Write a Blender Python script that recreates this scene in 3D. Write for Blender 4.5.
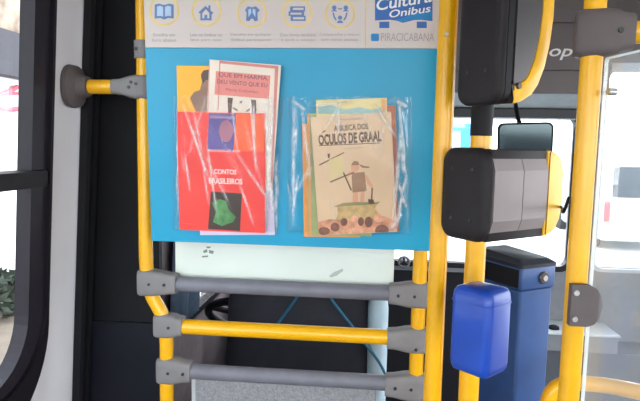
import bpy, bmesh, math, random
from mathutils import Vector, Matrix
random.seed(7)
for o in list(bpy.data.objects): bpy.data.objects.remove(o)
SC = bpy.context.scene
COL = SC.collection
R = math.radians

# ------------------------------------------------------------------ camera
FPX = 554.0
YAW, PITCH, ROLL = R(5.37), R(5.84), R(1.13)
CAM = Vector((0, 0, 1.6))
fwd = Vector((-math.sin(YAW)*math.cos(PITCH), math.cos(YAW)*math.cos(PITCH), -math.sin(PITCH)))
r0 = Vector((math.cos(YAW), math.sin(YAW), 0)); u0 = r0.cross(fwd)
rgt = math.cos(ROLL)*r0 + math.sin(ROLL)*u0
upv = -math.sin(ROLL)*r0 + math.cos(ROLL)*u0
cam = bpy.data.cameras.new('camera'); camo = bpy.data.objects.new('camera', cam); COL.objects.link(camo)
cam.sensor_fit = 'HORIZONTAL'; cam.sensor_width = 36.0; cam.lens = 36.0*FPX/640.0
cam.clip_start = 0.02; cam.clip_end = 200
mw = Matrix((rgt, upv, -fwd)).transposed().to_4x4(); mw.translation = CAM
camo.matrix_world = mw
SC.camera = camo

def ray(px, py):
    return (fwd*FPX + rgt*(px-320) - upv*(py-200.5)).normalized()
def hit(px, py, p, n):
    d = ray(px, py); return CAM + d*((p-CAM).dot(n)/d.dot(n))
def at(px, py, Y):
    return hit(px, py, Vector((0, Y, 0)), Vector((0, 1, 0)))

# ------------------------------------------------------------------ world, lights, exposure
w = bpy.data.worlds.new('overcast_sky'); SC.world = w; w.use_nodes = True
nt = w.node_tree; bg = nt.nodes['Background']
tc = nt.nodes.new('ShaderNodeTexCoord'); gx = nt.nodes.new('ShaderNodeSeparateXYZ'); rp = nt.nodes.new('ShaderNodeValToRGB')
nt.links.new(tc.outputs['Generated'], gx.inputs[0]); nt.links.new(gx.outputs['Z'], rp.inputs[0]); nt.links.new(rp.outputs[0], bg.inputs[0])
rp.color_ramp.elements[0].position = 0.0; rp.color_ramp.elements[0].color = (0.92, 0.97, 1, 1)
rp.color_ramp.elements[1].position = 0.8; rp.color_ramp.elements[1].color = (0.80, 0.90, 1, 1)
bg.inputs['Strength'].default_value = 6.5

def area(name, loc, target, sx, sy, energy, col=(1, 1, 1)):
    l = bpy.data.lights.new(name, 'AREA'); l.shape = 'RECTANGLE'; l.size = sx; l.size_y = sy; l.energy = energy; l.color = col
    o = bpy.data.objects.new(name, l); COL.objects.link(o); o.location = loc
    o.rotation_euler = (Vector(target)-Vector(loc)).to_track_quat('-Z', 'Y').to_euler()
    return o
area('daylight_left_windows', (-0.62, -1.6, 1.45), (0.6, 0.6, 1.2), 1.8, 0.9, 10, (0.93, 0.97, 1))
area('daylight_right_windows', (1.68, -0.4, 1.45), (-0.3, 1.0, 1.2), 2.6, 0.8, 17, (0.95, 0.98, 1))
area('daylight_rear', (0.5, -2.8, 1.6), (0, 1, 1.2), 1.9, 1.1, 15, (1.0, 0.97, 0.93))
area('daylight_windscreen', (1.2, 5.6, 3.6), (0.5, 1.5, 1.2), 3.5, 2.0, 520, (0.96, 0.98, 1))
vs = SC.view_settings
SC.display_settings.display_device = 'sRGB'
vs.view_transform = 'Standard'; vs.look = 'None'; vs.gamma = 1; vs.use_curve_mapping = False; vs.exposure = -0.05

# ------------------------------------------------------------------ materials
def lin(c):
    return tuple((x/255/12.92 if x/255 <= .04045 else ((x/255+.055)/1.055)**2.4) for x in c)
def M(name, col, rough=.5, metal=0., noise=.07, scale=25., bump=0., bscale=None, coat=0., spec=.5):
    m = bpy.data.materials.new(name); m.use_nodes = True
    t = m.node_tree; b = t.nodes['Principled BSDF']
    c = lin(col)
    co = t.nodes.new('ShaderNodeTexCoord'); nz = t.nodes.new('ShaderNodeTexNoise')
    nz.inputs['Scale'].default_value = scale; nz.inputs['Detail'].default_value = 4
    t.links.new(co.outputs['Object'], nz.inputs['Vector'])
    cr = t.nodes.new('ShaderNodeValToRGB')
    cr.color_ramp.elements[0].position = .3; cr.color_ramp.elements[1].position = .7
    cr.color_ramp.elements[0].color = tuple(max(0, x*(1-noise)) for x in c)+(1,)
    cr.color_ramp.elements[1].color = tuple(min(1, x*(1+noise)) for x in c)+(1,)
    t.links.new(nz.outputs['Fac'], cr.inputs[0]); t.links.new(cr.outputs[0], b.inputs['Base Color'])
    b.inputs['Roughness'].default_value = rough; b.inputs['Metallic'].default_value = metal
    b.inputs['Specular IOR Level'].default_value = spec
    if coat: b.inputs['Coat Weight'].default_value = coat; b.inputs['Coat Roughness'].default_value = .08
    if bump:
        n2 = t.nodes.new('ShaderNodeTexNoise'); n2.inputs['Scale'].default_value = bscale or scale*4
        t.links.new(co.outputs['Object'], n2.inputs['Vector'])
        bp = t.nodes.new('ShaderNodeBump'); bp.inputs['Strength'].default_value = bump; bp.inputs['Distance'].default_value = .002
        t.links.new(n2.outputs['Fac'], bp.inputs['Height']); t.links.new(bp.outputs[0], b.inputs['Normal'])
    return m
def clear(name, tint=(1, 1, 1), gloss=.08, rough=.03, glare_haze=0., haze_col=(.9, .92, .95), bump=0., bscale=20.):
    m = bpy.data.materials.new(name); m.use_nodes = True
    t = m.node_tree; t.nodes.clear()
    out = t.nodes.new('ShaderNodeOutputMaterial')
    tr = t.nodes.new('ShaderNodeBsdfTransparent'); tr.inputs[0].default_value = tint+(1,)
    gl = t.nodes.new('ShaderNodeBsdfGlossy'); gl.inputs['Roughness'].default_value = rough
    mx = t.nodes.new('ShaderNodeMixShader'); mx.inputs[0].default_value = gloss
    t.links.new(tr.outputs[0], mx.inputs[1]); t.links.new(gl.outputs[0], mx.inputs[2])
    last = mx
    if glare_haze:
        df = t.nodes.new('ShaderNodeBsdfDiffuse'); df.inputs[0].default_value = haze_col+(1,)
        tl = t.nodes.new('ShaderNodeBsdfTranslucent'); tl.inputs[0].default_value = haze_col+(1,)
        m1 = t.nodes.new('ShaderNodeMixShader'); m1.inputs[0].default_value = .5
        t.links.new(df.outputs[0], m1.inputs[1]); t.links.new(tl.outputs[0], m1.inputs[2])
        m2 = t.nodes.new('ShaderNodeMixShader'); m2.inputs[0].default_value = glare_haze
        t.links.new(mx.outputs[0], m2.inputs[1]); t.links.new(m1.outputs[0], m2.inputs[2]); last = m2
    if bump:
        co = t.nodes.new('ShaderNodeTexCoord'); nz = t.nodes.new('ShaderNodeTexNoise'); nz.inputs['Scale'].default_value = bscale
        nz.inputs['Distortion'].default_value = 1.2
        t.links.new(co.outputs['Object'], nz.inputs['Vector'])
        bp = t.nodes.new('ShaderNodeBump'); bp.inputs['Strength'].default_value = bump; bp.inputs['Distance'].default_value = .01
        t.links.new(nz.outputs['Fac'], bp.inputs['Height']); t.links.new(bp.outputs[0], gl.inputs['Normal'])
    t.links.new(last.outputs[0], out.inputs[0])
    return m

MT = dict(
    yellow=M('yellow_paint', (234, 172, 2), .32, noise=.05, coat=.25),
    yellowplastic=M('yellow_plastic', (238, 180, 20), .4),
    clamp=M('grey_clamp_plastic', (122, 119, 120), .6, bump=.2),
    clampdark=M('dark_clamp_plastic', (88, 79, 79), .6, bump=.2),
    rubber=M('grey_rubber_sleeve', (112, 112, 122), .5, noise=.1),
    bolt=M('dark_bolt', (38, 36, 38), .45),
    boltlight=M('steel_bolt', (190, 190, 190), .3, metal=.8),
    blackplastic=M('black_plastic', (33, 29, 31), .55, bump=.25, bscale=300, spec=.25),
    blackmatte=M('black_matte', (20, 20, 25), .6, spec=.25),
    frame=M('window_black_rubber', (24, 20, 27), .5, spec=.25),
    sash=M('window_sash', (38, 34, 42), .45, spec=.25),
    pillar=M('white_pillar_paint', (216, 214, 218), .5, noise=.04, scale=6),
    darkwall=M('dark_wall_lining', (14, 14, 20), .65, noise=.18, scale=9, bump=.3, bscale=120, spec=.25),
    darkwall2=M('dark_navy_lining', (17, 19, 31), .65, noise=.18, scale=9, bump=.3, bscale=120, spec=.25),
    floor=M('bus_floor', (70, 70, 74), .7, noise=.2, scale=60),
    ceil=M('bus_ceiling', (205, 205, 205), .6),
    wall=M('bus_wall', (150, 150, 152), .6),
    drv=M('driver_side_lining', (120, 108, 112), .6, noise=.1),
    blue=M('poster_blue', (0, 150, 190), .42, noise=.05, scale=5),
    white=M('poster_white', (202, 191, 187), .42, noise=.025, scale=5),
    edge=M('board_edge', (120, 190, 215), .5),
    ring=M('icon_ring_ochre', (222, 196, 128), .5),
    icon=M('icon_blue', (96, 124, 172), .5),
    iconpale=M('icon_pale_blue', (170, 195, 222), .5),
    cap=M('caption_grey', (160, 152, 156), .5),
    logoblue=M('logo_blue', (40, 98, 172), .5),
    logocyan=M('logo_cyan', (8, 126, 190), .5),
    logowhite=M('logo_white', (225, 228, 230), .5),
    whitepanel=M('white_partition_laminate', (214, 222, 214), .4, noise=.04, scale=7),
    scuff=M('scuff', (165, 172, 166), .6),
    mark=M('printed_mark', (120, 124, 120), .6),
    greypanel=M('speckled_grey_laminate', (132, 132, 136), .6, noise=.28, scale=260),
    paleedge=M('pale_trim', (170, 172, 174), .5),
    header=M('header_grey', (104, 97, 97), .55, noise=.08, scale=6),
    headerlight=M('header_blue_grey', (150, 160, 165), .55),
    headerdark=M('header_dark_strip', (58, 60, 64), .55),
    letter=M('sign_letter_white', (235, 232, 232), .5),
    metal=M('brushed_metal_grey', (132, 123, 124), .48, metal=.3, noise=.06, scale=12),
    metaldark=M('dark_brushed_metal', (78, 74, 76), .35, metal=.4, noise=.08, scale=12),
    bluebox=M('blue_plastic_box', (10, 66, 168), .35, coat=.2, noise=.08),
    navy=M('navy_plastic', (40, 74, 128), .42, noise=.08),
    navydark=M('navy_black_lid', (34, 38, 50), .42),
    seat=M('dark_seat_fabric', (30, 31, 42), .75, bump=.4, bscale=300, noise=.2),
    piping=M('cyan_piping', (14, 92, 120), .5),
    pale=M('pale_blue_cloth', (178, 200, 212), .7),
    curtain=M('blue_grey_curtain', (92, 108, 128), .8, noise=.15),
    dash=M('dashboard_grey', (128, 130, 136), .55),
    dashtop=M('dashboard_top', (205, 210, 214), .4),
    dashdark=M('dashboard_dark', (82, 86, 94), .55),
    road=M('street_asphalt', (112, 98, 86), .85, noise=.15, scale=3),
    stucco=M('white_stucco', (226, 224, 224), .8),
    thatch=M('brown_wall_tiles', (150, 128, 112), .8, noise=.5, scale=5),
    fascia=M('grey_fascia', (62, 58, 64), .7),
    redsign=M('red_sign_paint', (214, 86, 100), .6),
    leaf=M('dark_leaves', (44, 52, 40), .7, noise=.5, scale=8),
    trunk=M('bark', (70, 56, 44), .8),
    vehblue=M('blue_vehicle_paint', (60, 140, 190), .4),
    vehgrey=M('pale_grey_vehicle_paint', (176, 182, 182), .5),
    vehwhite=M('white_vehicle_paint', (225, 226, 228), .4),
    tyre=M('tyre', (28, 28, 28), .8),
    darkglass=M('dark_vehicle_glass', (46, 60, 72), .15),
    lampred=M('red_lamp_lens', (206, 70, 84), .3),
    paper=M('page_paper', (222, 212, 200), .8, noise=.08, scale=200),
)
MT['glass'] = clear('window_glass', (.97, .99, .99), .05, .02)
MT['acrylic'] = clear('acrylic_sheet', (.97, .98, .98), .06, .08, glare_haze=.10)  # white haze mixed into the sheet imitates glare from the front panes
MT['acryledge'] = M('acrylic_edge', (216, 226, 228), .3)
def film_mat():
    m = bpy.data.materials.new('clear_plastic_film'); m.use_nodes = True
    t = m.node_tree; t.nodes.clear(); N = t.nodes.new; K = t.links.new
    out = N('ShaderNodeOutputMaterial'); tr = N('ShaderNodeBsdfTransparent'); tr.inputs[0].default_value = (.98, .98, .985, 1)
    gl = N('ShaderNodeBsdfGlossy'); gl.inputs['Roughness'].default_value = .16
    lw = N('ShaderNodeLayerWeight'); lw.inputs['Blend'].default_value = .25
    mr = N('ShaderNodeMapRange'); mr.inputs['From Min'].default_value = .12; mr.inputs['From Max'].default_value = .7; mr.inputs['To Min'].default_value = .012; mr.inputs['To Max'].default_value = .40
    K(lw.outputs['Facing'], mr.inputs['Value'])
    m1 = N('ShaderNodeMixShader'); K(mr.outputs[0], m1.inputs[0]); K(tr.outputs[0], m1.inputs[1]); K(gl.outputs[0], m1.inputs[2])
    at_ = N('ShaderNodeAttribute'); at_.attribute_name = 'crease_glint'
    df = N('ShaderNodeBsdfDiffuse'); df.inputs[0].default_value = (.92, .92, .93, 1)  # white diffuse along the creases stands in for highlights on the film
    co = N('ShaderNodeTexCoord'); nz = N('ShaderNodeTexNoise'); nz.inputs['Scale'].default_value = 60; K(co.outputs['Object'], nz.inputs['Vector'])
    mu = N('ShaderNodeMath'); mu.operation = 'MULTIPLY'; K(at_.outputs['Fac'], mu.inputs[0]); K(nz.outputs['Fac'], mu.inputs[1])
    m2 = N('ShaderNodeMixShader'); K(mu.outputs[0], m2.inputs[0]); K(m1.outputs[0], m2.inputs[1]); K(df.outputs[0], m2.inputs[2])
    K(m2.outputs[0], out.inputs[0]); return m
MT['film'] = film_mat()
MT['mirrorglass'] = M('mirror_glass', (84, 100, 106), .08, metal=.9, noise=.02)

# ------------------------------------------------------------------ mesh helpers
def tagp(o, label=None, cat=None, group=None, kind=None):
    if label: o['label'] = label
    if cat: o['category'] = cat
    if group: o['group'] = group
    if kind: o['kind'] = kind
    return o
def link(name, bm, mats, parent=None, smooth=False, mw=None, angle=35):
    bmesh.ops.recalc_face_normals(bm, faces=bm.faces[:])
    me = bpy.data.meshes.new(name); bm.to_mesh(me); bm.free()
    for m in (mats if isinstance(mats, (list, tuple)) else [mats]): me.materials.append(MT[m] if isinstance(m, str) else m)
    if smooth:
        for p in me.polygons: p.use_smooth = True
        me.set_sharp_from_angle(angle=R(angle))
    o = bpy.data.objects.new(name, me); COL.objects.link(o)
    if parent: o.parent = parent
    if mw is not None: o.matrix_local = mw
    return o
def empty(name, loc, label, cat, group=None, mw=None):
    o = bpy.data.objects.new(name, None); COL.objects.link(o); o.empty_display_size = .05
    if mw is not None: o.matrix_world = mw
    else: o.location = loc
    return tagp(o, label, cat, group)
def struct(name, bm, mats, smooth=False, label=None, parent=None):
    o = link(name, bm, mats, parent, smooth)
    if parent is None: o['kind'] = 'structure'
    if label: o['label'] = label
    return o
def NB(): return bmesh.new()
def box(bm, lo, hi, bev=0., seg=2, mat=0, mw=None):
    c = [(a+b)/2 for a, b in zip(lo, hi)]; s = [abs(b-a) for a, b in zip(lo, hi)]
    r = bmesh.ops.create_cube(bm, size=1); vsx = r['verts']
    for v in vsx: v.co = Vector((v.co.x*s[0]+c[0], v.co.y*s[1]+c[1], v.co.z*s[2]+c[2]))
    fs = {f for v in vsx for f in v.link_faces}
    for f in fs: f.material_index = mat
    if bev:
        es = list({e for v in vsx for e in v.link_edges})
        rr = bmesh.ops.bevel(bm, geom=es, offset=bev, segments=seg, profile=.5, affect='EDGES')
        vsx = list({v for f in rr['faces'] for v in f.verts} | {v for v in vsx if v.is_valid})
        for f in rr['faces']: f.material_index = mat
    if mw is not None:
        for v in vsx: v.co = mw @ v.co
    return bm
def loft(bm, rings, cap=True, mat=0):
    rs = [[bm.verts.new(p) for p in ring] for ring in rings]; n = len(rs[0])
    for a, b in zip(rs, rs[1:]):
        for i in range(n):
            f = bm.faces.new((a[i], a[(i+1) % n], b[(i+1) % n], b[i])); f.material_index = mat
    if cap:
        for r_, fl in ((rs[0], True), (rs[-1], False)):
            f = bm.faces.new(r_[::-1] if fl else r_); f.material_index = mat
    return bm
def tube(bm, pts, r, n=16, mat=0):
    pts = [Vector(p) for p in pts]
    rings = []; prev = None
    for i, p in enumerate(pts):
        t = (pts[min(i+1, len(pts)-1)]-pts[max(i-1, 0)]).normalized()
        if prev is None:
            a = Vector((0, 0, 1)) if abs(t.z) < .9 else Vector((1, 0, 0))
            u = t.cross(a).normalized()
        else: u = (prev - t*prev.dot(t)).normalized()
        prev = u; v = t.cross(u)
        rr = r[i] if isinstance(r, (list, tuple)) else r
        rings.append([p + (u*math.cos(k*2*math.pi/n) + v*math.sin(k*2*math.pi/n))*rr for k in range(n)])
    return loft(bm, rings, mat=mat)
def smoothpath(pts, sub=6):
    pts = [Vector(p) for p in pts]; out = []
    for i in range(len(pts)-1):
        p0, p1, p2, p3 = pts[max(i-1, 0)], pts[i], pts[i+1], pts[min(i+2, len(pts)-1)]
        for k in range(sub):
            t = k/sub
            out.append(.5*((2*p1)+(p2-p0)*t+(2*p0-5*p1+4*p2-p3)*t*t+(3*p1-p0-3*p2+p3)*t**3))
    out.append(pts[-1]); return out
def superell(cx, cy, a, b, n=24, e=4.):
    out = []
    for k in range(n):
        t = 2*math.pi*(k+.5)/n; c, s = math.cos(t), math.sin(t)
        out.append((cx+a*math.copysign(abs(c)**(2/e), c), cy+b*math.copysign(abs(s)**(2/e), s)))
    return out
def rrect(x0, y0, x1, y1, r, n=6):
    rs = r if isinstance(r, (list, tuple)) else (r,)*4        # bl, br, tr, tl
    out = []
    for (cx, cy, a0, q) in ((x0, y0, 180, rs[0]), (x1, y0, 270, rs[1]), (x1, y1, 0, rs[2]), (x0, y1, 90, rs[3])):
        ox = cx+q if cx == x0 else cx-q; oy = cy+q if cy == y0 else cy-q
        for k in range(n+1):
            a = R(a0+90*k/n); out.append((ox+q*math.cos(a), oy+q*math.sin(a)))
    return out
def plate(bm, outer, holes, d0, d1, fn, mat=0):
    """flat plate with holes: 2D loops, thickness d0..d1, fn(a,b,d) -> point"""
    tmp = bmesh.new(); loops = []
    for lp in [outer]+list(holes):
        vv = [tmp.verts.new((a, b, 0)) for a, b in lp]
        for i in range(len(vv)): tmp.edges.new((vv[i], vv[(i+1) % len(vv)]))
        loops.append(lp)
    bmesh.ops.triangle_fill(tmp, use_beauty=True, use_dissolve=False, edges=tmp.edges[:])
    tmp.verts.index_update()
    for d, flip in ((d0, False), (d1, True)):
        vm = [bm.verts.new(fn(v.co.x, v.co.y, d)) for v in tmp.verts]
        for f in tmp.faces:
            idx = [v.index for v in f.verts]
            g = bm.faces.new([vm[i] for i in (idx[::-1] if flip else idx)]); g.material_index = mat
        if flip: vb = vm
        else: va = vm
    k = 0
    for lp in loops:
        n = len(lp)
        for i in range(n):
            g = bm.faces.new((va[k+i], va[k+(i+1) % n], vb[k+(i+1) % n], vb[k+i])); g.material_index = mat
        k += n
    tmp.free(); return bm
def text_mesh(bm, body, fit, fn, shear=0., bold=0., rot=0., mat=0, keep=False):
    """lettering fitted into fit=(x0,y0,x1,y1), mapped by fn(x,y)"""
    cu = bpy.data.curves.new('lettering', 'FONT'); cu.body = body; cu.align_x = 'LEFT'; cu.shear = shear; cu.offset = bold; cu.resolution_u = 3
    o = bpy.data.objects.new('lettering_tmp', cu); COL.objects.link(o)
    me = bpy.data.meshes.new_from_object(o.evaluated_get(bpy.context.evaluated_depsgraph_get()))
    bpy.data.objects.remove(o); bpy.data.curves.remove(cu)
    xs = [v.co.x for v in me.vertices]; ys = [v.co.y for v in me.vertices]
    ax, bx, ay, by = min(xs), max(xs), min(ys), max(ys)
    x0, y0, x1, y1 = fit; cx, cy = (x0+x1)/2, (y0+y1)/2
    vv = []
    for v in me.vertices:
        X = x0+(v.co.x-ax)/(bx-ax)*(x1-x0)-cx; Y = y0+(v.co.y-ay)/(by-ay)*(y1-y0)-cy
        vv.append(bm.verts.new(fn(cx+X*math.cos(rot)-Y*math.sin(rot), cy+X*math.sin(rot)+Y*math.cos(rot))))
    for p in me.polygons:
        try:
            f = bm.faces.new([vv[i] for i in p.vertices]); f.material_index = mat
        except ValueError: pass
    bpy.data.meshes.remove(me); return bm

# ------------------------------------------------------------------ bus shell
YF = 3.15                       # plane of the bus front
PY = 1.31                       # plane of the partition frame
LEAN = R(3.3)
P0 = at(72, 83, PY)             # where the hand rail flange meets the left wall
WN = Vector((math.cos(LEAN), 0, -math.sin(LEAN)))           # into the bus
WU = Vector((math.sin(LEAN), 0, math.cos(LEAN)))
def WL(s, t, d=0.): return Vector((P0.x, 0, P0.z)) + Vector((0, s, 0)) + WU*(t-P0.z) + WN*d
def wl(px, py):
    h = hit(px, py, P0, WN); return h.y, P0.z+(h-P0).dot(WU)
XR = 1.75; ZC = 2.32; YB = -3.0
tL = lambda z: P0.z+(z-P0.z)/math.cos(LEAN)
bm = NB(); box(bm, (-1.2, YB-.1, -.06), (XR+.1, YF+.1, 0)); struct('floor', bm, 'floor')
bm = NB(); box(bm, (-1.0, YB-.1, ZC), (XR+.1, YF+.1, ZC+.05)); struct('ceiling', bm, 'ceil')
# left wall with the passenger window and the driver's window
sG = hit(16, 220, P0-WN*.03, WN).y; sO, _ = wl(46.5, 200); sD = wl(80, 150)[0]
tB = wl(20, 432)[1]; tT = 2.15
s2a, s2b = wl(176, 290)[0], 2.95
tw2 = tL(.84)
bm = NB()
plate(bm, [(YB, tL(.0)), (sD, tL(.0)), (sD, tL(2.31)), (YB, tL(2.31))],
      [rrect(-1.05, tB+.02, sO-.02, tT, (.215, .215, .05, .05)), rrect(-2.8, tB+.02, -1.25, tT, .1)], 0, -.04, lambda a, b, d: WL(a, b, d))
wall_left = struct('wall_left', bm, 'pillar')
bm = NB()
plate(bm, [(sD+.001, tL(.0)), (YF, tL(.0)), (YF, tL(2.31)), (sD+.001, tL(2.31))],
      [rrect(s2a, tw2, s2b, 1.75, .06)], 0, -.04, lambda a, b, d: WL(a, b, d))
struct('wall_left_front', bm, 'drv')
# dark lining boards on the wall beside the partition
YK = sD+.066; tS = at(110, 321, YK).z; xK0, xK1 = WL(YK, 2.2).x, at(160, 340, YK).x
xw = lambda z: WL(YK, tL(z)).x+.004
for nm, mt_, za, zb0 in (('trim_1', 'darkwall', tS+.002, 2.30), ('trim_2', 'darkwall2', .02, tS-.002)):
    bm = NB(); loft(bm, [[(xw(za), y, za), (xK1, y, za), (xK1, y, zb0), (xw(zb0), y, zb0)] for y in (YK, YK+.02)]); struct(nm, bm, mt_)
bm = NB()
for a, b, d in ((sD-.004, sD+.016, .02), (sD+.018, sD+.034, .012), (sD+.036, sD+.052, .022)):
    plate(bm, rrect(a, tL(.02), b, 2.28, .004, 2), [], .001, d, WL)
struct('trim_3', bm, 'blackmatte')
# passenger window: rubber frame, sash, rail, glass
bm = NB()
plate(bm, rrect(-1.08, tB, sO, tT+.03, (.23, .23, .06, .06), 12), [rrect(-.95, tB+.11, sG+.055, tT-.04, (.16, .16, .04, .04), 10)], -.03, .014, WL)
win1 = struct('window_1', bm, 'frame')
bm = NB()
plate(bm, rrect(-.96, tB+.10, sG+.06, tT-.03, (.15, .15, .04, .04), 10), [rrect(-.9, tB+.135, sG, tT-.08, (.13, .13, .03, .03), 10)], -.03, .004, WL)
struct('window_sash', bm, 'sash', parent=win1)
tr0, tr1 = wl(10, 189)[1], wl(10, 172)[1]
bm = NB(); plate(bm, rrect(-.95, tr0, sO-.03, tr1, .004, 2), [], -.02, .02, WL); struct('window_rail', bm, 'frame', parent=win1)
bm = NB(); plate(bm, rrect(-.93, tB+.12, sG+.02, tT-.06, .13, 8), [], -.024, -.02, WL); struct('window_glass', bm, 'glass', parent=win1)
# driver's side window
bm = NB()
plate(bm, rrect(s2a-.03, tw2-.03, s2b+.03, 1.78, .08), [rrect(s2a, tw2, s2b, 1.75, .06)], -.03, .012, WL)
win3 = struct('window_3', bm, 'frame')
bm = NB(); plate(bm, rrect(s2a, tw2, s2b, 1.75, .06), [], -.024, -.02, WL); struct('window_glass', bm, 'glass', parent=win3)
# right wall, out of frame, with its window openings
bm = NB()
fr = lambda a, b, d: Vector((XR+d, a, b))
plate(bm, [(YB, 0), (YF, 0), (YF, 2.31), (YB, 2.31)], [rrect(-2.7, .95, -1.2, 1.95, .1), rrect(-1.0, .95, .6, 1.95, .1), rrect(1.0, .3, 2.2, 2.05, .1)], 0, .05, fr)
struct('wall_right', bm, 'wall')
bm = NB(); plate(bm, [(-1, 0), (XR, 0), (XR, 2.31), (-1, 2.31)], [rrect(-.5, 1.0, 1.5, 2.0, .1)], YB, YB-.05, lambda a, b, d: Vector((a, d, b))); struct('wall_rear', bm, 'wall')
# bus front with windscreen and the right front pane
zt = at(520, 117, YF).z; zb = at(600, 268, YF).z
xm = at(571, 200, YF).x; xr0 = at(606, 100, YF).x
zr = at(640, 66, YF).z
ff = lambda a, b, d: Vector((a, YF+d, b))
bm = NB()
plate(bm, [(-1, 0), (XR+.05, 0), (XR+.05, 2.31), (-1, 2.31)],
      [rrect(-.72, zb, xm, zt, .05), rrect(xr0, zb, XR-.02, zr, (.04, .04, .06, .10))], 0, .05, ff)
struct('wall_front', bm, 'dash')
bm = NB()
plate(bm, rrect(-.75, zb-.03, xm+.02, zt+.02, .06), [rrect(-.72, zb, xm, zt, .05)], -.012, .03, ff)
win2 = struct('window_2', bm, 'frame')
bm = NB(); plate(bm, rrect(-.72, zb, xm, zt, .05), [], .016, .02, ff); struct('window_glass', bm, 'glass', parent=win2)
bm = NB()
plate(bm, rrect(xr0-.02, zb-.02, XR, zr+.02, (.05, .05, .07, .11)), [rrect(xr0, zb, XR-.02, zr, (.04, .04, .06, .10))], -.012, .03, ff)
win4 = struct('window_4', bm, 'dashtop')
bm = NB(); plate(bm, rrect(xr0, zb, XR-.02, zr, (.04, .04, .06, .10)), [], .016, .02, ff); struct('window_glass', bm, 'glass', parent=win4)
# header over the windscreen (stepped)
YH = YF-.35
xh0, xh1 = -.7, at(611, 80, YH).x
z1, z2, z3 = at(560, 93, YH).z, at(560, 108, YH+.1).z, zt+.005
zs = at(560, 23, YH).z; zs2 = at(560, 70, YH).z
bm = NB(); box(bm, (xh0, YH-.012, zs+.0005), (xh1, YF-.002, 2.31), .002); box(bm, (xh0, YH, zs2), (xh1, YF-.002, zs-.0005), .002); box(bm, (xh0, YH+.012, z1), (xh1, YF-.002, zs2-.0005), .002)
zq = at(640, 63, YH).z
box(bm, (xh1-.01, YH+.002, zq), (XR-.06, YF-.002, 2.305), .006)
struct('trim_4', bm, 'header')
bm = NB(); loft(bm, [[(x, YH+.03, z1-.002), (x, YF-.01, z1-.002), (x, YF-.01, z2+.002), (x, YH+.14, z2+.002)] for x in (xh0, xh1)]); struct('trim_5', bm, 'headerlight')
bm = NB(); box(bm, (xh0, YH+.16, z3-.02), (xh1, YF-.014, z2), .004); struct('trim_6', bm, 'headerdark')
# lettering on the header
ta, tb = at(549, 60, YH-.002), at(576.5, 48.5, YH-.002)
bm = NB(); text_mesh(bm, 'op.', (ta.x, ta.z, tb.x, tb.z), lambda x, y: Vector((x, YH-.0015, y)), shear=.25, bold=.012)
tagp(link('sign_lettering', bm, 'letter'), 'small white italic lettering op. on the dark header above the windscreen', 'lettering')

# ------------------------------------------------------------------ partition frame
XL_top = at(145, 180, PY).x; XL_low = at(166.5, 370, PY).x; XRp = at(418, 320, PY).x
pr = .0170
fr_ = empty('partition_rail_frame', (0, 0, 0), 'yellow and grey tubular partition frame carrying the blue book poster', 'rail frame')
zz = lambda py: at(155, py, PY).z
bm = NB()
tube(bm, smoothpath([(XL_top, PY, ZC), (XL_top, PY, 1.9), (XL_top, PY, zz(200)), (XL_top+.001, PY, zz(266)), (XL_top+.012, PY, zz(293)), (XL_low-.010, PY, zz(315)), (XL_low, PY, zz(338)), (XL_low, PY, zz(400)), (XL_low, PY, 0)], 8), pr)
link('pole', bm, 'yellow', fr_, True)
bm = NB(); tube(bm, [(XRp, PY, at(420, 195, PY).z), (XRp, PY, 0)], pr); link('pole', bm, 'yellow', fr_, True)
zA, zB_, zC_ = at(285, 288.5, PY).z, at(290, 332, PY).z, at(290, 377, PY).z
def bar(z, x0, x1, r, m, nm):
    bm = NB(); tube(bm, [(x0, PY, z), (x1, PY, z)], r); link(nm, bm, m, fr_, True)
bar(zA, XL_top, XRp, .0185, 'rubber', 'grey_rail')
bar(zB_, XL_low, XRp, .0185, 'yellow', 'yellow_rail')
bar(zC_, XL_low, XRp, .0190, 'rubber', 'grey_rail')
def clampmesh(c, d, L, h0, h1, dep=.0235, back=.021, boltm='bolt', parent=None, m='clamp', bolts=((.012, 0), (.05, 0))):
    """T clamp on a vertical pole at c, socket along unit vector d for length L"""
    c = Vector(c); d = Vector(d).normalized(); n = Vector((0, 0, 1)); q = n.cross(d).normalized()
    bm = NB(); rings = []
    for s, h, dp in ((-back, h0*.94, dep*.75), (-back+.006, h0, dep*.95), (.014, h0, dep), (.03, (h0*.75+h1*.25), dep*.97), (L*.72, h1*1.05, dep*.93), (L-.004, h1, dep*.92), (L, h1*.94, dep*.86)):
        rings.append([c+d*s+q*y+n*z for y, z in superell(0, 0, dp, h/2, 24, 4.5)])
    loft(bm, rings)
    o = link('clamp', bm, m, parent, True, angle=40)
    sgn = -1 if q.y > 0 else 1
    for s, dz in bolts:
        b = NB(); p = c+d*s+n*dz+q*(sgn*dep*.93)
        tube(b, [p, p+q*(sgn*.003)], [.0042, .0036], 10); link('bolt', b, boltm, o, True)
    return o
zl = at(158, 283.5, PY).z; 
clampmesh((XL_top+.004, PY, zA+.001), (1, 0, 0), at(176, 283, PY).x-XL_top, .066, .05, parent=fr_)
clampmesh((XL_low-.006, PY, zB_+.002), (1, 0, 0), at(186, 326, PY).x-XL_low, .060, .046, parent=fr_, bolts=((.02, 0),))
clampmesh((XL_low, PY, zC_), (1, 0, 0), at(192, 371, PY).x-XL_low, .066, .05, parent=fr_)
clampmesh((XRp, PY, zA), (-1, 0, 0), XRp-at(389, 294, PY).x, .062, .048, parent=fr_)
clampmesh((XRp, PY, zB_-.002), (-1, 0, 0), XRp-at(387, 338, PY).x, .062, .046, parent=fr_, bolts=((.004, -.018),))
clampmesh((XRp, PY, zC_-.004), (-1, 0, 0), XRp-at(385, 384, PY).x, .068, .052, parent=fr_)
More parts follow.
